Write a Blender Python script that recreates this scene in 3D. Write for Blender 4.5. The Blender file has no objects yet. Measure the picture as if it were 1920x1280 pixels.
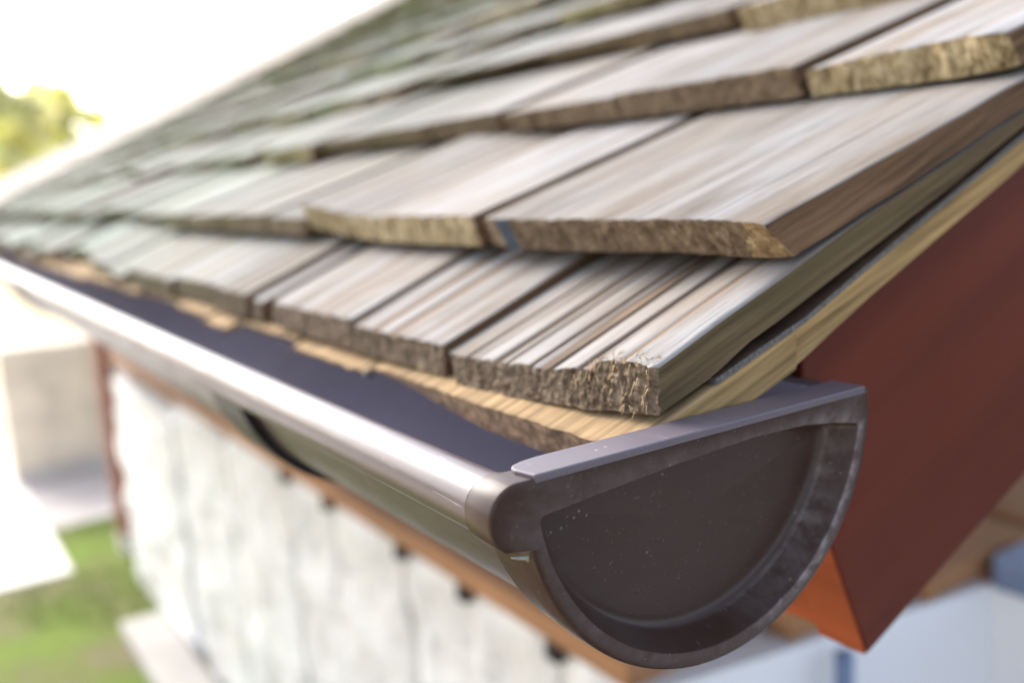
import bpy, math, random
from math import sin, cos, pi, radians
from mathutils import Matrix, Vector, noise as mnoise
random.seed(7)
S = bpy.context.scene
COL = S.collection
MM = 0.001

# ------------------------------------------------------------------ camera, sky, sun, exposure
RIGHT = Vector((0.55238562, 0.83147913, -0.05926701))
UP = Vector((-0.11361004, 0.14552947, 0.9828092))
FWD = Vector((-0.82581044, 0.53615634, -0.17485276))
CPOS = Vector((0.179606, -0.181235, 0.071592))
cam = bpy.data.cameras.new('camera')
cam.sensor_width = 36.0
cam.lens = 36.0 * 1792.4 / 1920.0
cam.clip_start = 0.01
cam.clip_end = 400.0
cam.dof.use_dof = True
cam.dof.focus_distance = 0.249
cam.dof.aperture_fstop = 6.0
cam_o = bpy.data.objects.new('camera', cam)
COL.objects.link(cam_o)
M = Matrix((RIGHT, UP, -FWD)).transposed().to_4x4()
M.translation = CPOS
cam_o.matrix_world = M
S.camera = cam_o

SUN_TO = Vector((-0.85, -0.14, 0.66)).normalized()
el = math.asin(SUN_TO.z)
rot = math.atan2(SUN_TO.x, SUN_TO.y)
w = bpy.data.worlds.new('World')
S.world = w
w.use_nodes = True
nt = w.node_tree
sky = nt.nodes.new('ShaderNodeTexSky')
sky.sky_type = 'NISHITA'
sky.sun_disc = False
sky.sun_elevation = el
sky.sun_rotation = rot
sky.air_density = 0.8
sky.dust_density = 3.5
sky.ozone_density = 1.0
hs = nt.nodes.new('ShaderNodeHueSaturation')     # thin overcast: the blue is washed out
hs.inputs['Saturation'].default_value = 0.62
nt.links.new(sky.outputs[0], hs.inputs['Color'])
nt.links.new(hs.outputs[0], nt.nodes['Background'].inputs[0])
nt.nodes['Background'].inputs[1].default_value = 0.15
sun = bpy.data.lights.new('sun', 'SUN')
sun.energy = 0.5
sun.angle = radians(32)
sun.color = (1.0, 0.975, 0.95)
sun_o = bpy.data.objects.new('sun', sun)
COL.objects.link(sun_o)
sun_o.rotation_euler = SUN_TO.to_track_quat('Z', 'Y').to_euler()
S.view_settings.view_transform = 'Standard'
S.view_settings.look = 'None'
S.view_settings.gamma = 1
S.view_settings.exposure = 1.8
S.view_settings.use_curve_mapping = False

# ------------------------------------------------------------------ helpers
def tag(o, label=None, cat=None, group=None, kind=None):
    if label: o['label'] = label
    if cat: o['category'] = cat
    if group: o['group'] = group
    if kind: o['kind'] = kind
    return o

def empty(name, loc=(0, 0, 0)):
    o = bpy.data.objects.new(name, None)
    o.location = loc
    o.empty_display_size = 0.02
    COL.objects.link(o)
    return o

def mesh_obj(name, verts, faces, mats, parent=None, matidx=None, origin=None, smooth=False):
    """verts in world mm; origin in world mm; linked as ONE object"""
    if origin is None:
        n = len(verts)
        origin = (sum(v[0] for v in verts) / n, sum(v[1] for v in verts) / n, min(v[2] for v in verts))
    me = bpy.data.meshes.new(name)
    me.from_pydata([((v[0] - origin[0]) * MM, (v[1] - origin[1]) * MM, (v[2] - origin[2]) * MM) for v in verts], [], faces)
    if not isinstance(mats, (list, tuple)): mats = [mats]
    for m in mats: me.materials.append(m)
    if matidx: me.polygons.foreach_set('material_index', matidx)
    if smooth: me.polygons.foreach_set('use_smooth', [True] * len(me.polygons) if smooth is True else smooth)
    me.update()
    o = bpy.data.objects.new(name, me)
    COL.objects.link(o)
    o.location = Vector(origin) * MM
    if parent is not None:
        o.parent = parent
        o.location = Vector(origin) * MM - parent.location
    return o

def n3(x, y, z=0.0, s=1.0):
    return mnoise.noise(Vector((x * s, y * s, z * s)))

def extrude_x(name, prof, xs, mat, parent=None, smooth=False, closed=True, caps=True, jit=0.0, origin=None):
    """profile of (y,z) points swept along a list of x positions"""
    V, F = [], []
    n = len(prof)
    for i, x in enumerate(xs):
        for k, (y, z) in enumerate(prof):
            V.append((x, y + jit * n3(x, k * 7.3, 1, .01), z + jit * n3(x, k * 3.1, 9, .012)))
    m = n if closed else n - 1
    for i in range(len(xs) - 1):
        for k in range(m):
            a = i * n + k; b = i * n + (k + 1) % n
            F.append((a, b, b + n, a + n))
    if caps and closed:
        F.append(tuple(range(n))[::-1]); F.append(tuple(range((len(xs) - 1) * n, len(xs) * n)))
    return mesh_obj(name, V, F, mat, parent, smooth=smooth, origin=origin)

def box(name, x0, x1, y0, y1, z0, z1, mat, parent=None, bevel=0.0, jit=0.0, nx=1):
    prof = [(y0, z0), (y1, z0), (y1, z1), (y0, z1)]
    xs = [x0 + (x1 - x0) * i / nx for i in range(nx + 1)]
    o = extrude_x(name, prof, xs, mat, parent, jit=jit)
    if bevel:
        b = o.modifiers.new('bevel', 'BEVEL'); b.width = bevel * MM; b.segments = 2; b.limit_method = 'ANGLE'
    return o

# ------------------------------------------------------------------ materials
class NT:
    def __init__(s, name):
        s.m = bpy.data.materials.new(name); s.m.use_nodes = True
        s.t = s.m.node_tree; s.b = s.t.nodes['Principled BSDF']
    def n(s, typ, **kw):
        x = s.t.nodes.new(typ)
        for k, v in kw.items():
            if k.startswith('i_'):
                key = k[2:]
                x.inputs[int(key) if key.isdigit() else key].default_value = v
            else: setattr(x, k, v)
        return x
    def l(s, a, b): s.t.links.new(a, b)
    def coords(s, scale, kind='Object', rnd=True, shear=0.0):
        tc = s.n('ShaderNodeTexCoord'); mp = s.n('ShaderNodeMapping')
        mp.inputs['Scale'].default_value = scale
        src = tc.outputs[kind]
        if shear:       # follow the fall of the roof so that the grain runs along the board
            sx = s.n('ShaderNodeSeparateXYZ'); cx = s.n('ShaderNodeCombineXYZ'); s.l(src, sx.inputs[0])
            s.l(sx.outputs[0], cx.inputs[0]); s.l(sx.outputs[1], cx.inputs[1])
            s.l(s.math('SUBTRACT', sx.outputs[2], s.math('MULTIPLY', sx.outputs[1], shear)), cx.inputs[2]); src = cx.outputs[0]
        if rnd:
            oi = s.n('ShaderNodeObjectInfo'); ad = s.n('ShaderNodeVectorMath', operation='MULTIPLY_ADD')
            ad.inputs[1].default_value = (3.7, 5.1, 2.3)
            s.l(oi.outputs['Random'], ad.inputs[0]); s.l(src, ad.inputs[2]); src = ad.outputs[0]
        s.l(src, mp.inputs['Vector'])
        return mp.outputs[0]
    def noise(s, vec, scale=1.0, detail=4, rough=.55, dist=0.0):
        x = s.n('ShaderNodeTexNoise', i_Scale=scale, i_Detail=detail, i_Roughness=rough, i_Distortion=dist)
        s.l(vec, x.inputs['Vector']); return x.outputs['Fac']
    def ramp(s, fac, stops):
        r = s.n('ShaderNodeValToRGB'); e = r.color_ramp.elements
        while len(e) < len(stops): e.new(0.5)
        for i, (p, c) in enumerate(stops):
            e[i].position = p; e[i].color = (c[0], c[1], c[2], 1) if isinstance(c, tuple) else (c, c, c, 1)
        s.l(fac, r.inputs[0]); return r.outputs['Color']
    def mix(s, fac, a, b, mode='MIX'):
        x = s.n('ShaderNodeMix', data_type='RGBA', blend_type=mode)
        for sock, v in ((x.inputs[0], fac), (x.inputs[6], a), (x.inputs[7], b)):
            if hasattr(v, 'links'): s.l(v, sock)
            elif isinstance(v, tuple): sock.default_value = (*v, 1)
            else: sock.default_value = v
        return x.outputs[2]
    def math(s, op, a, b=0.0, clamp=False):
        x = s.n('ShaderNodeMath', operation=op, use_clamp=clamp)
        for sock, v in ((x.inputs[0], a), (x.inputs[1], b)):
            if hasattr(v, 'links'): s.l(v, sock)
            else: sock.default_value = v
        return x.outputs[0]
    def bump(s, h, dist=.001, strength=.6):
        x = s.n('ShaderNodeBump'); x.inputs['Distance'].default_value = dist; x.inputs['Strength'].default_value = strength
        s.l(h, x.inputs['Height']); s.l(x.outputs[0], s.b.inputs['Normal'])
    def color(s, c):
        if isinstance(c, tuple): s.b.inputs['Base Color'].default_value = (*c, 1)
        else: s.l(c, s.b.inputs['Base Color'])
    def rough(s, v, spec=None):
        if hasattr(v, 'links'): s.l(v, s.b.inputs['Roughness'])
        else: s.b.inputs['Roughness'].default_value = v
        if spec is not None: s.b.inputs['Specular IOR Level'].default_value = spec
    def moss(s):
        """algae stain that grows towards the far, upper part of the roof"""
        g = s.n('ShaderNodeNewGeometry'); sp = s.n('ShaderNodeSeparateXYZ'); s.l(g.outputs['Position'], sp.inputs[0])
        fx = s.n('ShaderNodeMapRange', i_1=-0.30, i_2=-1.0, i_3=0.0, i_4=1.0); s.l(sp.outputs[0], fx.inputs[0])
        mp = s.n('ShaderNodeMapping'); mp.inputs['Scale'].default_value = (5, 5, 9); s.l(g.outputs['Position'], mp.inputs[0])
        nz = s.ramp(s.noise(mp.outputs[0], 1.0, 4), [(0.30, 0.0), (0.54, 1.0)])
        return s.math('MULTIPLY', fx.outputs[0], nz, True)

def wood_top(name, light=1.0):
    a = NT(name)
    fine = a.noise(a.coords((300, 13, 120)), 1.0, 5, .6)
    band = a.noise(a.coords((70, 2.2, 30)), 1.0, 3, .5, .3)
    wide = a.noise(a.coords((18, 5, 10)), 1.0, 3)
    c1 = a.ramp(band, [(0.28, (.175, .148, .125)), (0.42, (.255, .238, .222)), (0.56, (.315, .31, .305)), (0.75, (.37, .37, .375))])
    c2 = a.ramp(fine, [(0.28, (.42, .35, .30)), (0.45, (.82, .80, .79)), (0.7, (1.0, 1.0, 1.0))])
    c = a.mix(0.5, c1, c2, 'MULTIPLY')
    c = a.mix(a.math('MULTIPLY', a.ramp(wide, [(0.42, 0.0), (0.62, 1.0)]), .33), c, (.29, .225, .155))
    c = a.mix(a.math('MULTIPLY', a.moss(), .8), c, (.20, .25, .20))
    oi = a.n('ShaderNodeObjectInfo'); tone = a.ramp(oi.outputs['Random'], [(0.0, (.72, .71, .69)), (0.5, (.98, .96, .92)), (1.0, (1.1, 1.1, 1.1))])
    c = a.mix(1.0, c, tone, 'MULTIPLY')
    a.color(c); a.rough(.8, .12)
    h = a.math('ADD', a.math('MULTIPLY', fine, .5), band)
    a.bump(h, .0012, .9)
    return a.m

def wood_butt(name, c0, c1, c2, c3, mossy=.75):
    a = NT(name)
    v = a.coords((380, 380, 95))
    f = a.noise(v, 1.0, 5, .65, .6)
    g = a.noise(a.coords((110, 110, 60)), 1.0, 3, .6)
    k = a.math('ADD', a.math('MULTIPLY', f, .65), a.math('MULTIPLY', g, .35))
    c = a.ramp(k, [(0.36, c0), (0.46, c1), (0.56, c2), (0.68, c3)])
    c = a.mix(a.math('MULTIPLY', a.moss(), mossy), c, (.095, .13, .045))
    a.color(c); a.rough(.9, .15)
    a.bump(k, .0011, .8)
    return a.m

def wood_side(name, base, olive=0.0):
    a = NT(name)
    f = a.noise(a.coords((260, 12, 300), shear=.37), 1.0, 5, .6)
    g = a.noise(a.coords((30, 16, 60), shear=.37), 1.0, 4)
    c = a.ramp(f, [(0.3, tuple(x * .45 for x in base)), (0.5, base), (0.72, tuple(min(1, x * 1.7) for x in base))])
    if olive: c = a.mix(a.math('MULTIPLY', a.ramp(g, [(0.38, 0.0), (0.6, 1.0)]), olive), c, (.125, .10, .048))
    a.color(c); a.rough(.85, .12); a.bump(f, .0009, .7)
    return a.m

def stained(name, base, rough=.6, sc=(8, 8, 60), shear=0.0):
    a = NT(name)
    f = a.noise(a.coords(sc, rnd=False, shear=shear), 1.0, 5, .6)
    g = a.noise(a.coords((4, 4, 4), rnd=False), 1.0, 3)
    c = a.ramp(f, [(0.3, tuple(x * .65 for x in base)), (0.7, tuple(min(1, x * 1.3) for x in base))])
    c = a.mix(.35, c, a.ramp(g, [(0.3, tuple(x * .5 for x in base)), (0.7, tuple(min(1, x * 1.4) for x in base))]))
    a.color(c); a.rough(rough, .22); a.bump(f, .0006, .5)
    return a.m

def pvc(name, base=(.062, .042, .046), rough=.34, dust=.5, scratch=True, spec=.6, wear_and_sheen=False):
    a = NT(name)
    vo = a.n('ShaderNodeTexVoronoi', i_Scale=1.0); a.l(a.coords((170, 170, 170), rnd=False), vo.inputs['Vector'])
    vo.inputs['Randomness'].default_value = 1.0
    spot = a.ramp(vo.outputs['Distance'], [(0.05, 1.0), (0.10, 0.0)])
    gate = a.ramp(a.noise(a.coords((38, 38, 38), rnd=False), 1.0, 4), [(0.50, 0.0), (0.60, 1.0)])
    sm = a.noise(a.coords((26, 26, 60), rnd=False), 1.0, 5, .65)
    film = a.ramp(sm, [(0.45, 0.0), (0.75, 1.0)])
    c = a.mix(a.math('MULTIPLY', film, .10 if wear_and_sheen else .22), base, (.16, .14, .13))
    c = a.mix(a.math('MULTIPLY', a.math('MULTIPLY', spot, gate), dust), c, (.50, .46, .42))
    if scratch:
        sc = a.noise(a.coords((24, 900, 700), rnd=False), 1.0, 2, .5, 1.5)
        c = a.mix(a.math('MULTIPLY', a.ramp(sc, [(0.70, 0.0), (0.74, 1.0)]), .35), c, (.42, .38, .36))
    if wear_and_sheen:
        at = a.n('ShaderNodeAttribute', attribute_name='wear_and_sheen')
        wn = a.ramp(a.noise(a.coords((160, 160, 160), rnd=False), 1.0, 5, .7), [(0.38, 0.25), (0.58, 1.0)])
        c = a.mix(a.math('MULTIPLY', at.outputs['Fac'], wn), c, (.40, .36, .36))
    a.color(c)
    r = a.n('ShaderNodeMapRange', i_1=0.3, i_2=0.8, i_3=rough - .06, i_4=rough + .14); a.l(sm, r.inputs[0])
    a.rough(r.outputs[0], spec)
    a.bump(sm, .0004, .25)
    return a.m

def plain(name, base, rough=.7, var=.25, scale=6.0, spec=.4, bump=0.0):
    a = NT(name)
    f = a.noise(a.coords((scale,) * 3, rnd=False), 1.0, 5, .6)
    a.color(a.ramp(f, [(0.3, tuple(x * (1 - var) for x in base)), (0.7, tuple(min(1, x * (1 + var)) for x in base))]))
    a.rough(rough, spec)
    if bump: a.bump(f, bump, .7)
    return a.m

M_TOP = wood_top('weathered_wood')
M_BUTT = wood_butt('end_grain', (.064, .043, .026), (.135, .095, .060), (.20, .148, .097), (.40, .31, .20))
M_BUTT2 = wood_butt('pale_end_grain', (.09, .06, .03), (.24, .18, .095), (.40, .32, .19), (.60, .52, .36))
M_SIDE = wood_side('shingle_edge', (.15, .088, .05), .15)
M_OLIVE = wood_side('mossy_edge', (.13, .09, .05), .7)
M_GROOVE = wood_side('groove_wood', (.19, .135, .092))
M_STARTER = wood_side('starter_wood', (.25, .165, .10))
M_START_TOP = wood_side('starter_top', (.33, .225, .12))
M_FELT = plain('bitumen_felt', (.135, .13, .12), .8, .6, 900, .3, .0005)
M_BOARD = wood_side('rake_board_wood', (.34, .225, .10))
M_STAINB = plain('blue_paint_mark', (.045, .065, .09), .7, .4, 200)
M_RED = stained('redbrown_stain', (.118, .022, .010), .6, (28, 2.5, 34), .437)
M_RED_LIT = stained('redbrown_stain_lit', (.31, .072, .024), .6, (6, 50, 50))  # lit copy of the red-brown stain, yard light put into its colour
M_PVC = pvc('brown_gutter', dust=.9)
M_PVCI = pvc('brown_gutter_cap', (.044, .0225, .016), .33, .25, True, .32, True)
M_BLACK = plain('black_bracket', (.012, .011, .012), .5, .3, 40)
M_SEAL = plain('pale_sealant', (.27, .27, .22), .5, .3, 400)

# ------------------------------------------------------------------ SETTING: ground, terrace, path
GZ = -1000.0
ag = NT('grass_ground')
f = ag.noise(ag.coords((1.6, 1.6, 1.6), rnd=False), 1.0, 5, .6)
f2 = ag.noise(ag.coords((40, 40, 40), rnd=False), 1.0, 4, .6)
cg = ag.ramp(f, [(0.40, (.20, .17, .10)), (0.48, (.16, .18, .055)), (0.56, (.15, .21, .035)), (0.7, (.17, .26, .035))])
cg = ag.mix(.4, cg, ag.ramp(f2, [(0.3, (.45, .45, .45)), (0.7, (1.2, 1.2, 1.2))]), 'MULTIPLY')
ag.color(cg); ag.rough(.9, .2); ag.bump(f2, .01, .8)
M_GRASS = ag.m
g = mesh_obj('ground', [(-120000, -120000, GZ), (120000, -120000, GZ), (120000, 120000, GZ), (-120000, 120000, GZ)], [(0, 1, 2, 3)], plain('bare_soil', (.085, .068, .055), .9, .3, .8, .2), origin=(0, 0, GZ))
tag(g, kind='structure')
lw = mesh_obj('lawn', [(-60000, -9000, GZ + 4), (-1300, -9000, GZ + 4), (-1300, 9000, GZ + 4), (-60000, 9000, GZ + 4)], [(0, 1, 2, 3)], M_GRASS, origin=(0, 0, GZ + 4))
tag(lw, kind='structure')
M_PAVE = plain('pale_paving', (.80, .76, .70), .8, .06, 3, .3)
tr = box('terrace', -9000, -2735, -3500, 150, GZ - 40, GZ + 12, M_PAVE, bevel=4); tag(tr, kind='structure')
M_PATH = plain('grey_path', (.58, .53, .49), .85, .15, 5, .3)
pt = box('path', -3790, -3180, 152, 2600, GZ - 40, GZ + 8, M_PATH, bevel=3); tag(pt, kind='structure')

yd = mesh_obj('gravel_yard', [(-40000, -9000, GZ + 8), (-4050, -9000, GZ + 8), (-4050, 12000, GZ + 8), (-40000, 12000, GZ + 8), (3000, -9000, GZ + 8), (3000, -700, GZ + 8), (-4050, -700, GZ + 8)], [(0, 1, 6, 2, 3), (1, 4, 5, 6)], plain('cream_gravel', (.66, .56, .34), .9, .12, .6, .2), origin=(-4050, 0, GZ + 8))
tag(yd, kind='structure')
# loose grass standing on the ground
V, F = [], []
rg = random.Random(3)
for i in range(9000):
    x = rg.uniform(-3150, -1700); y = rg.uniform(-900, 560)
    if x < -2700 and y < 190: continue
    if mnoise.noise(Vector((x * .0016, y * .0016, 4))) < -.08: continue
    a = rg.uniform(0, 6.28); h = rg.uniform(14, 34); wd = rg.uniform(1.5, 3)
    dx, dy = cos(a) * wd, sin(a) * wd; lx, ly = rg.uniform(-14, 14), rg.uniform(-14, 14)
    n = len(V); V += [(x - dx, y - dy, GZ), (x + dx, y + dy, GZ), (x + lx, y + ly, GZ + h)]; F.append((n, n + 1, n + 2))
M_BLADE = plain('grass_blade', (.15, .23, .035), .7, .4, 3)
gb = mesh_obj('grass', V, F, M_BLADE, origin=(-2400, 0, GZ)); tag(gb, 'short green lawn grass below the gutter', 'grass', kind='stuff')

# ------------------------------------------------------------------ whitewashed stone wall under the eave
aw = NT('whitewashed_stone')
f = aw.noise(aw.coords((7, 7, 7), rnd=False), 1.0, 6, .65)
f2 = aw.noise(aw.coords((22, 22, 22), rnd=False), 1.0, 5, .7)
cw = aw.ramp(f, [(0.36, (.58, .55, .49)), (0.47, (.74, .72, .68)), (0.6, (.85, .84, .81))])
cw = aw.mix(aw.math('MULTIPLY', aw.ramp(f2, [(0.33, 1.0), (0.44, 0.0)]), .55), cw, (.42, .41, .38))
aw.color(cw); aw.rough(.85, .25); aw.bump(aw.math('ADD', f, aw.math('MULTIPLY', f2, .4)), .02, .8)
M_WHITE = aw.m
wall = empty('stone_wall', (-1.4, .5, GZ * MM)); tag(wall, 'whitewashed stone wall of upright slabs with plank top below the gutter', 'wall')
def slab(x0, x1, y0, y1, z0, z1, seed, name='stone_slab', rnd=14):
    nx, nz = 16, 26
    V, F = [], []
    for side in (0, 1):
        for j in range(nz + 1):
            t = j / nz
            for i in range(nx + 1):
                s = i / nx
                # rounded top corners
                top = z1 - rnd * (abs(2 * s - 1) ** 5)
                z = z0 + (top - z0) * t
                x = x0 + (x1 - x0) * s
                x += 5 * n3(z * .02, seed * 3.1, s) * (abs(2 * s - 1))
                edge = max(abs(2 * s - 1) ** 8, (2 * t - 1) ** 8 if t > .5 else 0)
                y = (y0 + 2.5 * edge + 11 * n3(x * .016, z * .016, 0) + 5 * n3(x * .05, z * .05, 0)) if side == 0 else y1
                V.append((x, y, z))
    N = (nx + 1) * (nz + 1)
    q = lambda s, i, j: s * N + j * (nx + 1) + i
    for j in range(nz):
        for i in range(nx):
            F.append((q(0, i, j), q(0, i + 1, j), q(0, i + 1, j + 1), q(0, i, j + 1)))
            F.append((q(1, i + 1, j), q(1, i, j), q(1, i, j + 1), q(1, i + 1, j + 1)))
        F.append((q(1, 0, j), q(0, 0, j), q(0, 0, j + 1), q(1, 0, j + 1)))
        F.append((q(0, nx, j), q(1, nx, j), q(1, nx, j + 1), q(0, nx, j + 1)))
    for i in range(nx):
        F.append((q(0, i, nz), q(0, i + 1, nz), q(1, i + 1, nz), q(1, i, nz)))
    return mesh_obj(name, V, F, M_WHITE, wall, smooth=True)
tops = [(-508, -390, -362, 300), (-675, -511, -362, 298), (-827, -678, -363, 301), (-1057, -830, -366, 299), (-1228, -1060, -368, 301),
        (-1560, -1230, -372, 299), (-1941, -1563, -378, 300), (-2590, -1944, -412, 294)]
for k, (x0, x1, zt, yf) in enumerate(tops):
    slab(x0, x1, yf, 430, GZ - 20, zt, k * 5.3 + 1)
M_CORE = plain('wall_mortar', (.55, .54, .52), .9, .2, 20, .2)
extrude_x('mortar_core', [(306, GZ - 10), (420, GZ - 10), (420, -400), (306, -400)], [-2550, -400], M_CORE, wall)
# end wall (towards the gable), slightly skewed, painted white
Pz = -368
V = [(-389, 358, GZ - 20), (-323, 706, GZ - 20), (-323, 706, Pz), (-389, 358, Pz), (-560, 380, GZ - 20), (-500, 706, GZ - 20), (-500, 706, Pz), (-560, 380, Pz)]
V[0] = (-389, 302, GZ - 20); V[3] = (-389, 302, Pz); V[4] = (-510, 432, GZ - 20); V[7] = (-510, 432, Pz)
F = [(0, 1, 2, 3), (5, 4, 7, 6), (1, 5, 6, 2), (4, 0, 3, 7), (3, 2, 6, 7)]
M_WALLB = plain('cool_white_paint', (.84, .86, .89), .6, .04, 3, .4)
mesh_obj('end_wall', V, F, M_WALLB, wall)
M_PLANK = stained('tan_plank', (.34, .175, .085), .7, (6, 40, 40))
M_DARKWOOD = plain('dark_gap', (.02, .018, .02), .8, .3, 20)
yy = 290
for k, wd in enumerate((142, 135, 190, 235, 250, 250, 250)):
    xr = -389 + (yy - 358) * .19 + 3
    box('plank', -2550, xr, yy, yy + wd, -366, -340 + 2 * (k % 2), M_PLANK, wall, bevel=2)
    yy += wd + 26
box('plank_bearer', -2540, -460, 440, yy, -430, -367.5, M_DARKWOOD, wall)
for xx in (-1228, -1058.5, -828.5, -676.5, -509.5, -390):
    box('plank_clip', xx - 9, xx + 9, 288, 299, -384, -367, M_DARKWOOD, wall)
# blue-grey pipe on the end wall, and the rail behind
def tube(name, pts, r, mat, parent=None, seg=12, smooth=True):
    V, F = [], []
    pts = [Vector(p) for p in pts]; prev = None
    for i, p in enumerate(pts):
        d = (pts[min(i + 1, len(pts) - 1)] - pts[max(i - 1, 0)]).normalized()
        a = Vector((0, 0, 1)) if abs(d.z) < .9 else Vector((1, 0, 0))
        u = d.cross(a).normalized(); v = d.cross(u)
        rr = r[i] if isinstance(r, (list, tuple)) else r
        for k in range(seg):
            t = 2 * pi * k / seg
            V.append(tuple(p + (u * cos(t) + v * sin(t)) * rr))
    for i in range(len(pts) - 1):
        for k in range(seg):
            a = i * seg + k; b = i * seg + (k + 1) % seg
            F.append((a, b, b + seg, a + seg))
    F.append(tuple(range(seg))[::-1]); F.append(tuple(range((len(pts) - 1) * seg, len(pts) * seg)))
    return mesh_obj(name, V, F, mat, parent, smooth=smooth)
M_BLUE = plain('blue_grey_paint', (.19, .25, .40), .5, .15, 10, .5)
pp = empty('metal_downpipe', (-.318, .488, GZ * MM)); tag(pp, 'narrow blue-grey pipe down the white end wall under the red-brown board', 'pipe')
tube('pipe', [(-334, 488, GZ - 5), (-334, 488, -372)], 8.5, M_BLUE, pp)
tube('collar', [(-334, 488, -640), (-334, 488, -610)], 10.5, M_BLUE, pp)
box('pipe_clip', -356, -334, 480, 496, -560, -552, M_BLUE, pp)
rl = empty('garden_wall', (.3, .735, GZ * MM)); tag(rl, 'low white wall with blue-grey coping behind the white end wall at the right edge', 'wall')
box('panel', -330, 1400, 706.5, 770, GZ - 20, -372, M_WALLB, rl)
box('coping', -322, 1410, 704, 776, -371, -336, M_BLUE, rl, bevel=2)

# timber posts holding the roof
M_POST = stained('post_stain', (.25, .10, .065), .6, (50, 50, 6))
for k, (x0, y0, h) in enumerate(((-2812, 318, 90), (-2880, 2050, 900), (-640, 2050, 900), (-640, 1180, 480))):
    p = empty('timber_post', (x0 * MM, y0 * MM, GZ * MM))
    tag(p, ('red-brown timber post at the far end of the white slab wall', 'red-brown timber post at the far upper end of the roof', 'red-brown timber post under the upper near part of the roof', 'red-brown timber post under the middle of the near gable')[k], 'post', 'timber posts holding up the shingle roof')
    hw = 18 if k == 0 else 40
    box('shaft', x0 - 40, x0 + 40, y0 - hw, y0 + hw, GZ + 60, h, M_POST, p, bevel=3)
    box('foot', x0 - 42, x0 + 42, y0 - hw - 2, y0 + hw + 2, GZ, GZ + 60, M_PATH, p, bevel=4)

# beige rendered wall beyond, and the step, and the far things
bw = empty('rendered_wall', (-3.85, 1.2, GZ * MM)); tag(bw, 'beige rendered wall beyond the grey path on the left', 'wall')
M_BEIGE = plain('beige_render', (.76, .66, .53), .85, .28, 5, .2, .01)
M_BEIGE2 = plain('pale_render', (.78, .75, .70), .85, .06, 4, .2)
NYW = 16
V = []; F = []
for i in range(NYW + 1):
    y = 122 + 2400 * i / NYW
    zt = -470 - 10 * n3(y * .004, 2) + min(0, (y - 420) * .0)
    for (x, z) in ((-3800, GZ - 20), (-3800, zt), (-4000, zt), (-4000, GZ - 20)):
        V.append((x + 8 * n3(y * .01, z * .01, 3), y, z))
for i in range(NYW):
    for k in range(4):
        a = i * 4 + k; b = i * 4 + (k + 1) % 4
        F.append((a, a + 4, b + 4, b))
F.append((0, 1, 2, 3)); n = NYW * 4; F.append((n + 3, n + 2, n + 1, n))
mesh_obj('wall_face', V, F, M_BEIGE, bw)
box('pilaster', -3799, -3740, 470, 640, GZ - 10, -465, M_BEIGE2, bw, bevel=5)
box('plinth', -3799, -3775, 124, 465, GZ - 10, GZ + 62, M_PATH, bw, bevel=4)
M_STEP = plain('pale_concrete', (.47, .45, .42), .85, .12, 8, .2, .002)
st = empty('garden_step', (-2.0, .24, GZ * MM)); tag(st, 'pale concrete slab lying on the grass at the foot of the white wall', 'step')
box('tread', -2235, -1650, 180, 285, GZ + 2, GZ + 34, M_STEP, st, bevel=5, jit=3, nx=6)
box('riser', -2215, -1670, 190, 284, GZ - 10, GZ + 1.5, M_STEP, st)

# ------------------------------------------------------------------ the roof
roof = empty('shingle_roof', (-1.4, 0, 0)); tag(roof, 'roof of weathered grey split wooden shingles with red-brown boards, green stained towards the far end', 'roof')
SH_COUNT = [0]
def lin(pts, x):
    if x <= pts[0][0]: return pts[0][1:]
    for a, b in zip(pts, pts[1:]):
        if x <= b[0]:
            t = (x - a[0]) / (b[0] - a[0])
            return tuple(a[k] + (b[k] - a[k]) * t for k in range(1, len(a)))
    return pts[-1][1:]

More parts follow.
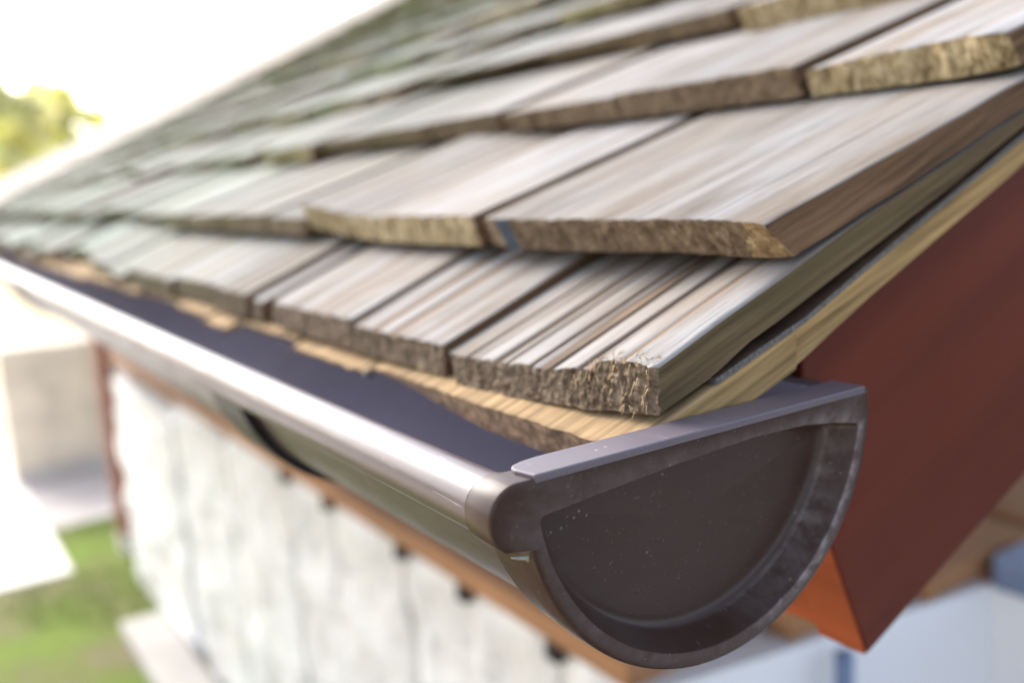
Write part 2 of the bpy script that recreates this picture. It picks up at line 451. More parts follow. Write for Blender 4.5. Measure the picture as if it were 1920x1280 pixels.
def shingle(cols, st_, sb, yref, yend, nx=40, ny=12, nz=6, grooves=(), jag=.8, relief=.35, rough=.5, seed=0, mats=None,
            sidewave=.8, bot=None, name='shingle', blue=None, warp=None, hid=None, parent=None, label=None):
    """cols: (x, y_top_butt, z_top, y_bot_butt, z_bot). Solid plank with a torn butt, grooved top and wavy edges."""
    mats = mats or [M_TOP, M_BUTT, M_SIDE]
    x0, x1 = cols[0][0], cols[-1][0]
    V, F, MI, SM = [], [], [], []
    idx = {}; GR = []
    if mats[-1] is not M_GROOVE: mats = list(mats) + [M_GROOVE]
    def add(key, v):
        idx[key] = len(V); V.append(v)
    for i in range(nx + 1):
        s = i / nx; x = x0 + (x1 - x0) * s
        yt, zt, yb, zb = lin(cols, x)
        j1 = jag * (n3(x * .11, seed, 1) * 1.6 + n3(x * .5, seed, 2) * .8 + n3(x * 1.3, seed, 5) * .35)
        j2 = jag * (n3(x * .09, seed, 7) * 1.2 + n3(x * .4, seed, 8) * .6)
        gd = 0.0
        for (gx, gw, gdep) in grooves:
            d = abs(x - gx) / gw
            if d < 1: gd = max(gd, gdep * (1 - d * d) ** 1)
        GR.append(gd)
        gn = relief * (n3(x * .25, seed * 2.3, 3) + .6 * n3(x * .7, seed, 4))
        edge = min(i, nx - i)
        rnd_ = .35 if edge == 0 else 0
        for j in range(ny + 1):
            t = (j / ny) ** 1.4
            y = (yt + j1) * (1 - t) + yend * t
            wv = sidewave * (n3(y * .035, seed, 11 if i < nx / 2 else 12)) * (abs(2 * s - 1) ** 6)
            z = zt + st_ * (y - yref) - gd * (1 - .25 * t) + gn + relief * .7 * n3(x * .2, y * .02, seed) - rnd_
            if hid and y > hid[0]: z = min(z, hid[1] + (y - hid[0]) * hid[2])
            if warp: z += warp(x, y)
            add(('t', i, j), (x + wv, y, z))
            zz = zb + sb * (y - yref)
            if warp: zz += warp(x, y)
            if j > 0:
                yb_ = max(y, yb + .8 * j); zz += sb * (yb_ - y)
                if bot: zz = min(zz + 99, lin(bot, yb_)[0] + (zb - 2))
                add(('b', i, j), (x + wv * .8, yb_, min(zz, z - 1.0 if yb_ > y + 1 else z - 2.0)))
        # butt face
        a = V[idx[('t', i, 0)]]
        zb2 = zb + sb * (yb - yref) + j2 * .5
        if warp: zb2 += warp(x, yb)
        for k in range(1, nz + 1):
            u = k / nz
            y = a[1] * (1 - u) + (yb + j2) * u
            z = a[2] * (1 - u) + zb2 * u
            if 0 < k < nz:
                y += rough * (n3(x * .35, z * .35, seed) * 1.5 + n3(x * 1.1, z * .9, seed + 3) * .9)
            add(('f', i, k), (a[0] + (0 if edge else rough * .5 * n3(z * .5, seed)), y, z))
    for i in range(nx):
        xm = (V[idx[('t', i, 0)]][0] + V[idx[('t', i + 1, 0)]][0]) / 2
        for j in range(ny):
            F.append((idx[('t', i, j)], idx[('t', i + 1, j)], idx[('t', i + 1, j + 1)], idx[('t', i, j + 1)])); MI.append(len(mats) - 1 if GR[i] + GR[i + 1] > .9 else 0); SM.append(True)
            if j > 0:
                F.append((idx[('b', i + 1, j)], idx[('b', i, j)], idx[('b', i, j + 1)], idx[('b', i + 1, j + 1)])); MI.append(2); SM.append(False)
        F.append((idx[('f', i + 1, nz)], idx[('f', i, nz)], idx[('b', i, 1)], idx[('b', i + 1, 1)])); MI.append(2); SM.append(False)
        for k in range(nz):
            A = idx[('t', i, 0)] if k == 0 else idx[('f', i, k)]
            B = idx[('t', i + 1, 0)] if k == 0 else idx[('f', i + 1, k)]
            F.append((A, idx[('f', i, k + 1)], idx[('f', i + 1, k + 1)], B))
            MI.append(3 if (blue and blue[0] < xm < blue[1]) else 4 if (blue and xm > -27 + 3 * n3(k * .9, 3, 1) + (nz - k) * .5) else 1); SM.append(False)
        F.append((idx[('t', i, ny)], idx[('t', i + 1, ny)], idx[('b', i + 1, ny)], idx[('b', i, ny)])); MI.append(2); SM.append(False)
    for i in (0, nx):
        for j in range(ny):
            top = [idx[('t', i, j)], idx[('t', i, j + 1)]]
            if j == 0:
                loop = [top[1], idx[('b', i, 1)]] + [idx[('f', i, k)] for k in range(nz, 0, -1)] + [top[0]]
            else:
                loop = [top[1], idx[('b', i, j + 1)], idx[('b', i, j)], top[0]]
            if i == 0: loop = loop[::-1]
            F.append(tuple(loop[::-1])); MI.append(2); SM.append(False)
    o = mesh_obj(name, V, F, mats, parent or roof, MI, origin=(x0 / 2 + x1 / 2, yref, cols[0][4]), smooth=SM)
    if label: o['label'] = label
    if (parent or roof) is roof: SH_COUNT[0] += 1
    return o

def zb_line(y):                       # height of a course's butt underside
    return lin([(-12, 2), (45, 41), (171, 96), (305, 154.5), (455, 220), (610, 288), (755, 351), (3000, 351 + 2245 * .436)], y)[0]

M_CHIP = wood_butt('fresh_torn_wood', (.10, .06, .03), (.22, .145, .078), (.33, .235, .13), (.50, .39, .24), .2)
BL = [M_TOP, M_BUTT, M_SIDE, M_STAINB, M_CHIP]
PALE = [M_TOP, M_BUTT2, M_SIDE]
# ---- first course, along the gutter
A = [(-128, -10, 6.5, -7, -5), (-122, -11.5, 6.8, -11, -5), (-117, -11, 7, -13, -3.5), (-101, -11, 7.8, -13, -3), (-77, -11, 9.4, -12.5, -1), (-59, -11, 10.6, -12, 0), (-44, -10.5, 12.4, -12, .8), (-38, -9.5, 15.0, -11, 1),
     (-31, -9.5, 16.2, -10, 1.5), (-20, -9.5, 16.6, -9.5, 2), (-15.2, -10, 16.4, -9, 2), (-14, -8, 15.8, -8.5, 2)]
shA = shingle(A, .385, .39, -10, 200, nx=190, ny=28, nz=16, seed=1, relief=.16, jag=.75, rough=.75, hid=(48, 39.0, .345), bot=[(-12, 2), (13, 10.5), (27, 18), (42, 23.6), (74, 36.2), (116, 53), (171, 76.2), (210, 91)], mats=[M_TOP, M_BUTT, M_OLIVE],
        grooves=[(-113, 1.3, 2.0), (-106, .9, .8), (-93, 3.2, 1.7), (-86, 1.2, 2.2), (-72, 1.3, 2.4), (-66, 3.2, .9), (-61, 1.5, 2.0), (-47, 1.9, 3.0), (-42, 2.5, 1.0), (-28, 1.5, .7)], sidewave=.6,
        label='thick shingle at the gutter corner with deep split grooves and a torn butt')
# torn fibres on its corner
V, F = [], []
rf = random.Random(5)
for i in range(70):
    x = rf.uniform(-42, -15.5); y = -10 + rf.uniform(-1.0, 5) * (1 if x > -36 else .4); z = lin(A, x)[1] + .385 * (y + 10) - .15
    a = rf.uniform(-1.0, .5) - 1.57; L = rf.uniform(1.5, 6.5); wd = rf.uniform(.10, .28); up = rf.uniform(.1, .9)
    pts = [Vector((x, y, z))]
    for k in range(1, 4): pts.append(Vector((x + cos(a) * L * k / 3, y + sin(a) * L * k / 3 * -.6, z + up * L * .4 * sin(k / 3 * 2.2))))
    n = len(V)
    for k, q in enumerate(pts):
        ww = wd * (1 - k / 3.4); V.append(tuple(q + Vector((0, ww, ww * .4)))); V.append(tuple(q - Vector((0, ww, -ww * .4))))
    for k in range(3): F.append((n + 2 * k, n + 2 * k + 1, n + 2 * k + 3, n + 2 * k + 2))
for i in range(90):
    x = rf.uniform(-60, -14.5); z0 = rf.uniform(lin(A, x)[3] + 1, lin(A, x)[1]); y = -11.3
    L = rf.uniform(1.0, 3.4); a = rf.uniform(-.5, .5); wd = rf.uniform(.10, .22)
    p0 = Vector((x, y + .6, z0)); p1 = p0 + Vector((sin(a) * L, -rf.uniform(.1, .9), -cos(a) * L * rf.choice((1, 1, -.4))))
    n = len(V); dx = Vector((wd, 0, 0)); V += [tuple(p0 - dx), tuple(p0 + dx), tuple(p1 + dx * .4), tuple(p1 - dx * .4)]; F.append((n, n + 1, n + 2, n + 3))
fb = mesh_obj('wood_fibres', V, F, plain('pale_fibre', (.48, .34, .17), .8, .3, 300), shA, origin=(-14, -10, 2))
fb.parent = shA; fb.location = Vector((-14, -10, 2)) * MM - (shA.location + roof.location); fb['kind'] = 'stuff'

def c1(x0, x1, y=-10, zt=10.5, zb=-1.2, tl=0, seed=1, gr=(), lab=None, near=True, mats=None, st_=.40):
    cols = [(x0, y + 1, zt - tl, y, zb), (x1, y, zt + tl, y, zb)]
    return shingle(cols, st_, .385, -10, 150, nx=70 if near else 26, ny=12 if near else 6, nz=8 if near else 3, seed=seed, grooves=gr, hid=(44, 37, .30), jag=.9, relief=.3, rough=.6, label=lab, mats=mats)
c1(-210.6, -128.9, -12, 9.6, -1.5, .4, 2, [(-150, 1.5, .8), (-172, 5, 1.0), (-190, 4, .8)])
c1(-314, -211.8, -12, 11.2, -1, .6, 3, [(-240, 3, .8), (-262, 5, .7), (-290, 1.5, .8)])
c1(-331, -321, -4, 7, -1, 0, 31, [], near=False)
c1(-354, -337, -10, 8.5, -1, 0, 32, [], near=False)
c1(-420, -356, -12, 12.0, -1, .4, 4, [(-390, 4, 1.6)])
c1(-521, -421.5, -9, 11.4, -1, .5, 41, [(-450, 3, 1.5), (-485, 5, 1.2)])
c1(-669, -522.5, -12, 11.0, -1, -.6, 5, [(-560, 4, 1.6), (-600, 2, 1.0), (-632, 3, 1.4)])
# ---- second course
c2b = .333
B = [(-175, 38, 53.5, 43, 40), (-165, 36, 54, 42, 39.5), (-100, 35, 54.8, 42, 40), (-60, 34, 55.4, 43, 41), (-40, 34, 55.6, 43, 40.8), (-30, 33.5, 55.5, 43, 40.5), (-24, 34, 55.2, 43.5, 40.5), (-19, 33.5, 55, 44.5, 40.2), (-15, 33, 54.9, 46, 40.2), (-12.6, 33.2, 54.6, 46.5, 40.2)]
shingle(B, .305, c2b, 42, 200, nx=150, ny=22, nz=10, seed=11, relief=.22, jag=.7, rough=.6, sidewave=1.6, hid=(169, 93.5, .333), mats=BL, blue=(-163.5, -153.5),
        grooves=[(-38, 1.2, .5), (-70, 2.2, .5), (-85, 2.5, .4), (-120, 2.4, .6), (-140, 2, .4)], label='large wide shingle with a blue paint mark on its butt')
def ck(cols, seed, lab=None, near=True, mats=None, gr=(), warp=None, yref=42, yend=200, hid=None, st_=.305):
    return shingle(cols, st_, c2b, yref, yend, nx=60 if near else 26, ny=12 if near else 5, nz=7 if near else 3, seed=seed, relief=.3, jag=.9, rough=.6, hid=hid, mats=mats, grooves=gr, warp=warp, label=lab)
h2 = (169, 93.5, .333)
ck([(-287, 42, 52, 42, 39), (-270, 40, 53.5, 42, 39), (-184, 38, 54.5, 42, 39.5)], 12, mats=PALE, hid=h2, gr=[(-250, 3, .6), (-222, 2, .5)], lab='shingle with a pale yellowish butt')
ck([(-392, 40, 60, 46, 43.5), (-370, 40, 57.5, 45, 42), (-330, 41, 54, 44, 40), (-288.6, 42, 51, 42, 39)], 13, mats=PALE, hid=h2, gr=[(-340, 4, .8), (-318, 3, .8)], lab='warped shingle with its left corner lifted')
ck([(-463, 42, 51, 42, 40), (-393.5, 42, 50, 42, 40)], 14, hid=h2, gr=[(-430, 4, .5)])
ck([(-560, 40, 52, 42, 40), (-464.2, 40, 53, 42, 40)], 15, hid=h2, gr=[(-500, 3, .6)])
ck([(-668, 42, 50, 42, 40), (-566, 40, 53, 42, 40)], 16, hid=h2)
ck([(-745, 42, 52, 42, 40), (-672, 40, 52, 42, 40)], 17, hid=h2, near=False)
# ---- third course
h3 = (303, 151, .333)
def c3(x0, x1, s, zt=110, dy=0, **k):
    return ck([(x0, 163 + dy, zt, 170 + dy, 95.5), (x1, 163 + dy, zt + .5, 170 + dy, 95.5)], s, yref=168, yend=330, hid=h3, **k)
ck([(-107, 166, 107.5, 170, 95), (-80, 163, 110, 170, 95.5), (-62, 164, 110.5, 170, 95.5), (-52, 167, 110.5, 170, 95.5), (-34, 165, 111.5, 170, 96), (-24, 160, 112, 171, 96), (-16, 163, 111, 173, 97)], 21,
   yref=168, yend=330, hid=h3, mats=PALE, gr=[(-80, 2, .6), (-55, 2, .6), (-36, 3, .6)], lab='wide shingle at the gable edge of the third course with a chipped butt')
c3(-236, -111.6, 22, 110.5, gr=[(-160, 3, .6), (-200, 2, .5)])
c3(-347, -238, 23, 109)
c3(-452, -361, 24, 110, 3)
c3(-566, -456, 25, 109, 2)
c3(-660, -570, 26, 108, 4)
# ---- fourth course
def c4(x0, x1, s, dy=0, zt=14, **k):
    z = 154.5
    return ck([(x0, 297 + dy, z + zt - .5, 304 + dy, z - .5 + dy * .33), (x1, 297 + dy, z + zt, 304 + dy, z - .5 + dy * .33)], s, yref=302, yend=480, hid=(452, 218, .333), **k)
c4(-115, -14, 61, 2); c4(-262, -121, 62, -8, 14, mats=PALE); c4(-372, -283, 63, 2, 13.5); c4(-496, -380, 64, 8, 13); c4(-618, -510, 65, 14, 12); c4(-735, -622, 66, 14, 13)

# ---- the rest of the roof from shared meshes
VAR = []
UP_ = .338
for v in range(9):
    r = random.Random(100 + v)
    nx, ny = 6, 2; th = r.uniform(8, 16)
    V, F, MI = [], [], []
    for i in range(nx + 1):
        s = i / nx - .5
        for j in range(ny + 1):
            t = j / ny
            y = t * 178 + (1 - t) * r.uniform(-4, 4)
            z = th + UP_ * y * (1 if th > 12 else 1.02) - .4 + (r.uniform(-.7, .7) if j < 2 else 0) - (.9 if i in (0, nx) else 0) * (1 - t)
            if y > 140: z = min(z, 13.1 + UP_ * y)
            V.append((s * 100, y, z))
        for j in range(ny + 1):
            y = j / ny * 178 + (5 if j == 0 else 0)
            V.append((s * 100, y, UP_ * y))
    K = 2 * (ny + 1)
    for i in range(nx):
        a = i * K; b = a + K
        for j in range(ny):
            F.append((a + j, b + j, b + j + 1, a + j + 1)); MI.append(0)
        F.append((a + ny + 1, b + ny + 1, b, a)); MI.append(1)
        F.append((a + ny + 1, a + 2 * ny + 1, b + 2 * ny + 1, b + ny + 1)); MI.append(2)
    for a, fl in ((0, 0), (nx * K, 1)):
        lp = [a + j for j in range(ny + 1)] + [a + 2 * ny + 1 - j for j in range(ny + 1)]
        F.append(tuple(lp) if not fl else tuple(lp[::-1])); MI.append(2)
    me = bpy.data.meshes.new('shingle_form')
    me.from_pydata([(p[0] * MM, p[1] * MM, p[2] * MM) for p in V], [], F)
    for m in ([M_TOP, M_BUTT, M_SIDE] if v % 3 else PALE): me.materials.append(m)
    me.polygons.foreach_set('material_index', MI); me.update()
    VAR.append(me)

def x_far(y):
    return -2765 - .37 * y - max(0, y - 850) * .30
def proj(p):
    d = Vector(p) * MM - CPOS
    z = d.dot(FWD)
    if z <= .02: return None
    return 960 + 1792.4 * d.dot(RIGHT) / z, 640 - 1792.4 * d.dot(UP) / z, z
PL = []
rr = random.Random(21)
YK = [-11, 43, 170, 303, 455, 610] + [755 + 147 * i for i in range(14)]
START = {0: -672, 1: -750, 2: -664, 3: -740}
for k, y in enumerate(YK):
    x = START.get(k, -14)
    xe = x_far(y)
    while x > xe + 40:
        wd = rr.choice((55, 70, 85, 95, 110, 125)) * rr.uniform(.9, 1.15)
        if x - wd < xe + 50: wd = x - xe
        dy = rr.uniform(-16, 12)
        zb = (-2 if k == 0 else zb_line(y) - .5)
        PL.append((x - wd / 2, y + dy, zb + dy * .35, wd - rr.uniform(2, 8), rr.uniform(.72, 1.06), rr.uniform(-.014, .014), rr.randrange(9), k))
        x -= wd
sc_list = []
for i, q in enumerate(PL):
    pr = proj((q[0], q[1], q[2] + 10))
    vis = pr and -60 < pr[0] < 1980 and -60 < pr[1] < 1340
    sc_list.append((0 if not vis else 1 / pr[2], -abs(q[0]), i))
sc_list.sort(reverse=True)
budget = 298 - SH_COUNT[0]
single = set(i for _, _, i in sc_list[:budget])
MV, MF, MMI = [], [], []
for i, (x, y, z, wd, zs, tw, v, k) in enumerate(PL):
    me = VAR[v]
    if i in single:
        o = bpy.data.objects.new('shingle', me); COL.objects.link(o)
        o.parent = roof
        o.location = Vector((x, y, z)) * MM - roof.location
        o.scale = (wd / 100, 1, 1)
        o.rotation_euler = (0, tw, tw * .8)
        if k == 0: o.scale.y = .85
    else:
        n = len(MV)
        for p in me.vertices: MV.append((x + p.co.x * wd * 10, y + p.co.y * 1000, z + p.co.z * 1000))
        for p in me.polygons:
            MF.append(tuple(n + a for a in p.vertices)); MMI.append(p.material_index)
far = mesh_obj('distant_shingles', MV, MF, [M_TOP, M_BUTT, M_SIDE], roof, MMI); far['kind'] = 'stuff'

# ---- starter layer, felt, deck, rake and eave boards
def deck_top(y): return lin([(-20, -4.5), (13, 7.6), (51, 20.5), (171, 72), (3000, 72 + 2829 * .4355)], y)[0]
ys = [-20, 0, 13, 51, 110, 171, 600, 2700]
starts = [(-185, -14, 0, 0), (-276, -189, -4, 3), (-369, -280, 1, 2), (-420, -373, -7, 2), (-505, -424, -3, 1), (-610, -509, 2, 2), (-720, -614, -2, 1)]
x = -724
r = random.Random(9)
while x > -2780:
    wd = r.uniform(80, 150); starts.append((max(x - wd, -2790), x, r.uniform(-5, 3), r.uniform(0, 3))); x -= wd + 3
for k, (x0, x1, dy, dz) in enumerate(starts):
    z = deck_top(-20) - dz - (1.2 if k else 0)
    if k == 0:
        cols = [(x0, -15, z - 3.6, -14, -10), (-150, -17, z - 2.4, -15, -11.5), (-90, -20, z - .8, -18, -15.5), (x1, -21, z, -17, -16.8)]
    else:
        cols = [(x0, -13 + dy, z - .8, -11 + dy, -11.5 - dz * .3), (x1, -14 + dy, z - .5, -12 + dy, -11.5)]
    shingle(cols, .345, .345, -20, 48, nx=40 if k < 6 else 10, ny=8, nz=4, seed=70 + k, relief=.2, jag=.5 if k == 0 else 1.3, rough=.25, mats=[M_START_TOP, M_STARTER, M_BOARD], name='starter_board', sidewave=.3)
# deck boards run up the slope edge: the board under the felt
prof = [(48.5, 18.0)] + [(y, deck_top(y)) for y in (51, 110, 171, 600, 2700)] + [(2700, deck_top(2700) - 13), (600, deck_top(600) - 13), (171, 62), (87, 26), (62, 15), (48.5, 8.5)]
deck = extrude_x('deck_boarding', prof, [-2770, -1400, -300, -40.5], M_BOARD, roof)
# skewed far part of the deck
yv = [48, 171, 600, 1200, 2700]
V, F = [], []
for y in yv:
    for x in (x_far(y) + 8, -2769):
        V.append((x, y, deck_top(y))); V.append((x, y, deck_top(y) - 13))
for i in range(len(yv) - 1):
    a = i * 4
    F += [(a, a + 4, a + 6, a + 2), (a + 1, a + 3, a + 7, a + 5), (a, a + 1, a + 5, a + 4)]
mesh_obj('deck_boarding', V, F, M_BOARD, roof)
prof = [(48.5, 18.0), (51, deck_top(51) - .1)] + [(y, deck_top(y) - .1) for y in (110, 171, 400, 1000, 2700)] + [(2700, deck_top(2700) - 13), (400, deck_top(400) - 13), (171, 61), (87, 25), (62, 13.2), (48.5, 6.7)]
rb = extrude_x('rake_batten', prof, [-40, -15.5], M_BOARD, roof); rb['label'] = 'yellowish timber batten along the near gable edge'
V, F = [], []
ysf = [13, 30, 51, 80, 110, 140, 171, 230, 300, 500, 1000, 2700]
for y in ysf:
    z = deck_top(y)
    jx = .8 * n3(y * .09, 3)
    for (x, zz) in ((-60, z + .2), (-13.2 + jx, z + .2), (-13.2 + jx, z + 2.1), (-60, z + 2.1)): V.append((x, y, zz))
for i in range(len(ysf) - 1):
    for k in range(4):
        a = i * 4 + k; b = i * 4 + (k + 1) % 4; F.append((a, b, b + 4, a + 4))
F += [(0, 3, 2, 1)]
mesh_obj('roofing_felt', V, F, [M_FELT, plain('shaded_felt_top', (.085, .052, .034), .9, .4, 60, .1)], roof, [1 if k % 4 == 2 else 0 for k in range(len(F))])  # felt top coloured dark brown for the deep shade in the gap
# deep red-brown barge board on the gable
sl = .437
prof = [(67.5, 12), (67.5, -30), (103, -113), (240, -113 + 137 * sl), (1200, -113 + 1097 * sl), (2690, -113 + 2587 * sl), (2690, deck_top(2690) - 14), (171, 60), (87, 24), (67.5, 15.5)]
bb = extrude_x('barge_board', prof[1:], [-50, -28], M_RED, roof); b = bb.modifiers.new('bevel', 'BEVEL'); b.width = .0012; b.segments = 2; b.limit_method = 'ANGLE'
fa = extrude_x('fascia_board', [(70, 14), (70, -28), (104.5, -111), (122, -103), (90, -24), (90, 20)], [-2770, -1000, -51], M_RED_LIT, roof)
# front end of the red barge, in the lit orange colour
extrude_x('barge_end', [(66.9, -30.2), (102.6, -113.4), (103.3, -112.9), (67.6, -29.9)], [-50, -29], M_RED_LIT, roof)
# rafters
for k, xx in enumerate((-500, -1000, -1500, -2000, -2500)):
    extrude_x('rafter', [(123, -60), (123, 36), (2650, deck_top(2650) - 14), (2650, deck_top(2650) - 110)], [xx - 22, xx + 22], M_BOARD, roof)
# far gable: pale verge board
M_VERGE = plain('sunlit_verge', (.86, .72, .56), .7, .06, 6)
yv = [20, 171, 600, 850, 1400, 2700]
V, F = [], []
for y in yv:
    z = zb_line(y) + 14; xx = x_far(y)
    for (dx, zz) in ((-4, z - 60), (34, z - 4), (-62, z + 44), (-70, z - 20)): V.append((xx + dx, y, zz))
for i in range(len(yv) - 1):
    for k in range(4):
        a = i * 4 + k; b = i * 4 + (k + 1) % 4; F.append((a, b, b + 4, a + 4))
F += [(0, 3, 2, 1)]
mesh_obj('verge_board', V, F, M_VERGE, roof)
# nail heads on the starter board
for k, (x, y) in enumerate(((-186, -17.2), (-640, -16))):
    tube('nail_head', [(x, y - 1.6, -9), (x, y + 2, -9)], 1.5, M_FELT, roof, 8)

# ------------------------------------------------------------------ the gutter
gut = empty('rain_gutter', (-1.4, 0, -.065)); tag(gut, 'brown half-round plastic rain gutter with closed end cap hung along the eave', 'gutter')
BC = (-65.0, -8.8)
def arc(cy, cz, r, a0, a1, n):
    return [(cy + r * cos(radians(a0 + (a1 - a0) * i / n)), cz + r * sin(radians(a0 + (a1 - a0) * i / n))) for i in range(n + 1)]
# trough with rolled bead on the outer lip
outer = arc(0, -1.6, 61.6, 0, -166, 44)                 # from the back rim under to the front
bead = arc(BC[0], BC[1], 7.9, -78, -320, 22)             # round the bead: bottom, front, top, inside
inner = arc(0, -1.6, 60.0, -172, 0, 44)
prof = [(61.6, .2)] + outer + bead + [(-59.6, -7.5)] + inner + [(60.0, .2)]
xs = [-12.9, -40, -120, -300, -600, -1200, -2000, -2830]
tro = extrude_x('trough', prof, xs, M_PVC, gut, smooth=True, caps=True)
M_INNER = pvc('gutter_inside_sky_tint', (.30, .29, .39), .40, .3, False); tro.data.materials.append(M_INNER)  # lavender base colour stands in for the sky reflected inside
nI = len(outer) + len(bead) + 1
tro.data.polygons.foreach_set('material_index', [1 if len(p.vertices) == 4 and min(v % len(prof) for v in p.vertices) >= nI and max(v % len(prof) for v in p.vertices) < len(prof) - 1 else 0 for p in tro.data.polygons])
tro.data.polygons.foreach_set('use_smooth', [len(p.vertices) == 4 for p in tro.data.polygons])
e_ = tro.modifiers.new('edge', 'EDGE_SPLIT'); e_.split_angle = radians(50)
# end cap
def ray_poly(poly, c, ang):
    dx, dy = cos(ang), sin(ang); best = None
    for (p, q) in zip(poly, poly[1:] + poly[:1]):
        ex, ey = q[0] - p[0], q[1] - p[1]
        den = dx * ey - dy * ex
        if abs(den) < 1e-9: continue
        t = ((p[0] - c[0]) * ey - (p[1] - c[1]) * ex) / den
        u = ((p[0] - c[0]) * dy - (p[1] - c[1]) * dx) / den
        if t > 0 and -1e-6 <= u <= 1 + 1e-6 and (best is None or t < best): best = t
    return (c[0] + dx * best, c[1] + dy * best)
O = [(64.3, 0), (30, 0), (-30, 0), (-62, .1)] + arc(BC[0], BC[1], 8.9, 88, 286, 30) + [(-62.6, -18.3), (-62.5, -19.4)] + arc(0, -1.6, 65.0, -163.5, -8, 60) + [(64.3, -6)]
RA = 1.0
Rc = arc(0, -1.6, 60.2, -8.9, -171.1, 60)
R1 = Rc + [(-58.6, -9.8), (-50, -9.2), (-40, -8.4), (-15, -6.6), (13, -5.4), (35, -6.0), (50, -8.2), (58.4, -10.0)]
Rf = arc(0, -1.6, 56.4, -11, -169, 60)
R2 = Rf + [(-54, -12.0), (-40, -10.8), (-15, -9.0), (13, -8.0), (35, -9.0), (52, -12.0)]
Cc = (0.0, -28.0)
angs = sorted(set([2 * pi * i / 260 for i in range(260)] + [math.atan2(p[1] - Cc[1], p[0] - Cc[0]) % (2 * pi) for p in O + R1[58:] + R2[58:] + R1[:2]]))
angs = [a for i, a in enumerate(angs) if i == 0 or a - angs[i - 1] > 1e-4]
def scale_loop(L, f):      # small inward offset towards centre
    out = []
    for (y, z) in L:
        d = math.hypot(y - Cc[0], z - Cc[1]); k = (d - f) / d
        out.append((Cc[0] + (y - Cc[0]) * k, Cc[1] + (z - Cc[1]) * k))
    return out
Lo = [ray_poly(O, Cc, a) for a in angs]; L1 = [ray_poly(R1, Cc, a) for a in angs]; L2 = [ray_poly(R2, Cc, a) for a in angs]
loops = [(-12.6, scale_loop(L1, -.2)), (-9.2, scale_loop(L1, -.6)), (-9.2, scale_loop(Lo, 0)), (-.9, Lo), (-.35, scale_loop(Lo, .2)), (-.1, scale_loop(Lo, .5)), (0, scale_loop(Lo, .95)),
         (0, scale_loop(L1, -.5)), (-.15, scale_loop(L1, -.15)), (-.5, L1), (-1.5, scale_loop(L1, .35)), (-8.3, scale_loop(L2, -1.2)), (-9.0, scale_loop(L2, -.9)), (-10.3, scale_loop(L2, -.1)), (-11.0, scale_loop(L2, 1.2)), (-11.3, scale_loop(L2, 3.2))]
V, F = [], []
n = len(angs)
for x, L in loops:
    for (y, z) in L: V.append((x, y, z))
for i in range(len(loops) - 1):
    for k in range(n):
        a = i * n + k; b = i * n + (k + 1) % n
        F.append((a, b, b + n, a + n))
V.append((-11.5, 0, -28)); c = len(V) - 1; base = (len(loops) - 1) * n
for k in range(n): F.append((base + k, base + (k + 1) % n, c))
V.append((-12.8, 0, -28)); c = len(V) - 1
for k in range(n): F.append(((k + 1) % n, k, c))
F = [tuple(f[::-1]) for f in F]
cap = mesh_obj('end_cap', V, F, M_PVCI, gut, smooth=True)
wa = cap.data.attributes.new('wear_and_sheen', 'FLOAT', 'POINT')  # worn rim edges, plus the lit right wall's sheen painted paler
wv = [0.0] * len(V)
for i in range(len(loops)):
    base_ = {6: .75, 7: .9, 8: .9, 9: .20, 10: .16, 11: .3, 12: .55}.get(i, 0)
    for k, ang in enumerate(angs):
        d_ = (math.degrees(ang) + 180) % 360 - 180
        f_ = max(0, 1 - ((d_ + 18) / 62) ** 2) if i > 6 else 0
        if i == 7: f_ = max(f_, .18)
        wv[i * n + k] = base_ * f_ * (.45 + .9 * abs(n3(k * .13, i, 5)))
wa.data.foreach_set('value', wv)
es = cap.modifiers.new('edge', 'EDGE_SPLIT'); es.split_angle = radians(38)
# thin lip lying on the cap's top and running inward, corner rounded
lip = [(.12, 62.5)] + [(-12.2, 62.5)] + [(-12.2, -52)] + [(-11.5, -57), (-10.2, -60.2), (-8.6, -61.6), (-6.5, -61.9), (.12, -60.6)]
V = [(x, y, -1.2) for x, y in lip] + [(x, y, 1.0) for x, y in lip]
m = len(lip)
F = [tuple(range(m))[::-1], tuple(range(m, 2 * m))] + [(k, (k + 1) % m, m + (k + 1) % m, m + k) for k in range(m)]
lp = mesh_obj('cap_lip', V, F, pvc('cap_lip_sky_sheen', (.125, .105, .125), .4, .5, True), gut); b = lp.modifiers.new('bevel', 'BEVEL'); b.width = .0004; b.segments = 2  # paler lavender colour paints the sky's sheen on the lip
# sleeve that clasps the bead behind the cap
def sleeve(name, r0, r1, x0, x1, a0, a1, mat, cy, cz, parent, n=30):
    pr = arc(cy, cz, r1, a0, a1, n) + arc(cy, cz, r0, a1, a0, n)
    o = extrude_x(name, pr, [x0, x1], mat, parent, smooth=True)
    e = o.modifiers.new('edge', 'EDGE_SPLIT'); e.split_angle = radians(40)
    return o
sleeve('bead_sleeve', 7.95, 8.7, -11.5, -9.3, 70, 290, M_PVCI, BC[0], BC[1], gut)
sleeve('socket', 61.8, 64.2, -21, -9.3, -163, -2, M_PVCI, 0, -1.6, gut, 50)
# sealant squeezed out under the bead
tube('sealant', [(-1.5, -67.5, -18.2), (-.8, -65.5, -18.6), (-.6, -63.8, -19.0), (-1.0, -63.2, -20.2)], [.25, .5, .6, .3], M_SEAL, gut, 8)
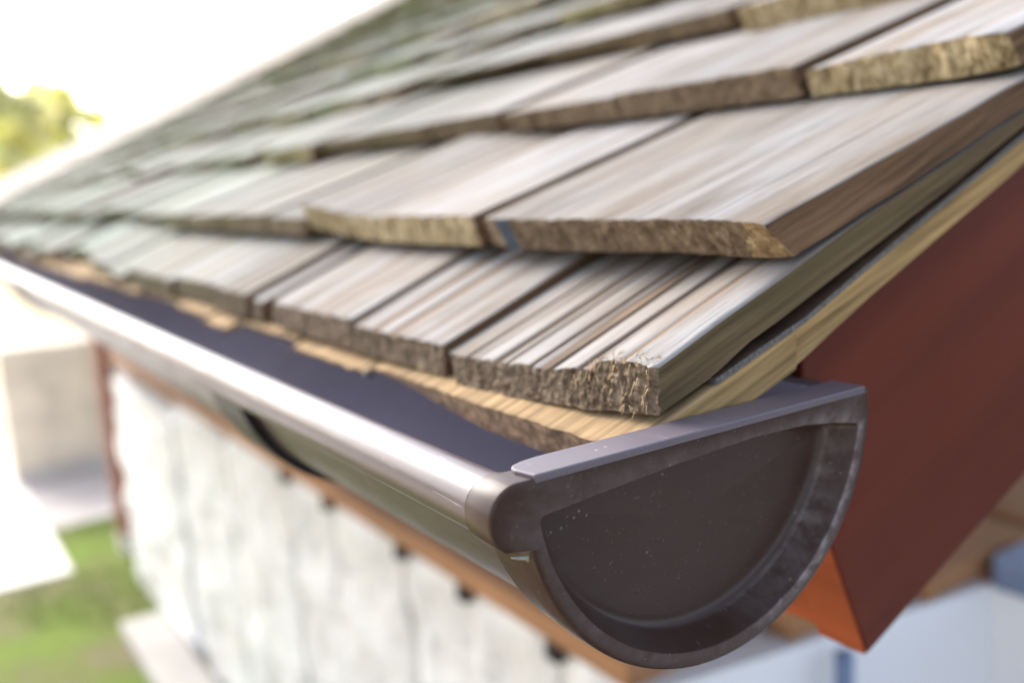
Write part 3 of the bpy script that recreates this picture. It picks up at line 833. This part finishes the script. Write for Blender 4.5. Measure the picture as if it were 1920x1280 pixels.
# black straps round the gutter
for k, xx in enumerate((-262, -1080, -1900, -2700)):
    br = empty('gutter_bracket', (0, 0, 0)); br.parent = gut; br.location = Vector((xx, 0, -65)) * MM - gut.location
    def strap(name, o):
        o.parent = br; o.location = o.location - (br.location + gut.location); return o
    s1 = sleeve('strap', 61.8, 66.0, xx, xx + 44, -166, -4, M_BLACK, 0, -1.6, None, 40); strap('', s1)
    s3 = box('back_plate', xx, xx + 24, 66.6, 69.6, -40, 8, M_BLACK); strap('', s3)

# ------------------------------------------------------------------ far things: trees, a cottage
def tree(name, base, h, cr, seed, label, mat, group=None, trunk_r=120, n=5000, leaf=150):
    r = random.Random(seed)
    t = empty(name, Vector(base) * MM); tag(t, label, 'tree', group)
    X, Y, Z = base
    tube('trunk', [(X, Y, Z - 50), (X + 60, Y, Z + h * .3), (X - 40, Y + 40, Z + h * .6), (X, Y, Z + h * .85)], [trunk_r, trunk_r * .75, trunk_r * .45, trunk_r * .15], M_BARK, t, 10)
    for k in range(6):
        a = k * 1.05 + r.random(); z0 = Z + h * r.uniform(.35, .65)
        tube('limb', [(X, Y, z0), (X + cos(a) * cr * .4, Y + sin(a) * cr * .4, z0 + h * .12), (X + cos(a) * cr * .75, Y + sin(a) * cr * .75, z0 + h * .25)], [trunk_r * .35, trunk_r * .22, trunk_r * .06], M_BARK, t, 7)
    cl = [(X + r.gauss(0, cr * .45), Y + r.gauss(0, cr * .45), Z + h * r.uniform(.42, .98), cr * r.uniform(.3, .55)) for _ in range(30)]
    V, F = [], []
    for i in range(n):
        cx, cy, cz, rad = r.choice(cl)
        u, v, w_ = r.gauss(0, 1), r.gauss(0, 1), r.gauss(0, 1); L = math.sqrt(u * u + v * v + w_ * w_) + 1e-6
        q = rad * r.random() ** .4 / L
        p = Vector((cx + u * q, cy + v * q, cz + w_ * q * .8))
        a = Vector((r.gauss(0, 1), r.gauss(0, 1), r.gauss(0, .6))).normalized() * leaf; b_ = a.cross(Vector((r.gauss(0, 1), r.gauss(0, 1), 1))).normalized() * leaf * .45
        k = len(V); V += [tuple(p - a), tuple(p + b_), tuple(p + a), tuple(p - b_)]; F.append((k, k + 1, k + 2, k + 3))
    mesh_obj('crown', V, F, mat, t)
    return t
M_BARK = plain('bark', (.14, .10, .07), .9, .3, 8)
def leafmat(name, c):
    a = NT(name); f = a.noise(a.coords((.9, .9, .9), rnd=False), 1.0, 3)
    col = a.ramp(f, [(0.35, tuple(x * .6 for x in c)), (0.65, tuple(x * 1.3 for x in c))])
    a.color(col); a.rough(.6, .3)
    tl = a.n('ShaderNodeBsdfTranslucent'); a.l(col, tl.inputs[0]); mx = a.n('ShaderNodeMixShader', i_0=.6)
    out = a.t.nodes['Material Output']; a.l(a.b.outputs[0], mx.inputs[1]); a.l(tl.outputs[0], mx.inputs[2]); a.l(mx.outputs[0], out.inputs[0])
    return a.m
M_LEAF = leafmat('yellow_green_leaf', (.95, .94, .55)); M_LEAF2 = leafmat('green_leaf', (.12, .18, .05))
def at_px(x, y, dist):     # design aid: a point at a given distance (mm) along a direction seen from the camera
    d = FWD + RIGHT * ((x - 960) / 1792.4) - UP * ((y - 640) / 1792.4)
    return (CPOS / MM) + d * dist
for k, (px, dist, h, cr, lab) in enumerate(((5, 19000, 3350, 900, 'yellow-green tree leftmost beyond the roof, cut by the picture edge'), (120, 24000, 3900, 800, 'small rounded yellow-green tree beyond the left end of the roof'))):
    q = at_px(px, 400, dist)
    tree('garden_tree', (q.x, q.y, GZ), h, cr, 40 + k, lab, M_LEAF, 'trees beyond the far gable')

# cream cottage far behind, seen between tree and roof
ct = at_px(40, 330, 30000)
hx, hy = ct.x, ct.y
cot = empty('cottage', (hx * MM, hy * MM, GZ * MM)); tag(cot, 'cream cottage far away beyond the left end of the roof', 'house')
M_CREAM = plain('cream_render', (.80, .70, .58), .85, .06, 2)
M_CROOF = plain('pale_roof_tiles', (.66, .56, .47), .8, .12, 3)
M_PANE = plain('dark_pane', (.10, .12, .14), .15, .2, 1, .6)
box('wall', hx - 2500, hx + 2500, hy - 3500, hy + 6000, GZ, GZ + 1500, M_CREAM, cot)
V = [(hx - 2900, hy - 3800, GZ + 1500), (hx + 2900, hy - 3800, GZ + 1500), (hx + 2900, hy + 6300, GZ + 1500), (hx - 2900, hy + 6300, GZ + 1500), (hx, hy - 3800, GZ + 2600), (hx, hy + 6300, GZ + 2600)]
mesh_obj('roof', V, [(0, 1, 4), (1, 2, 5, 4), (2, 3, 5), (3, 0, 4, 5), (3, 2, 1, 0)], M_CROOF, cot)
for yy in (-2400, 300, 3000): box('window', hx + 2500, hx + 2530, hy + yy, hy + yy + 900, GZ + 500, GZ + 1250, M_PANE, cot)
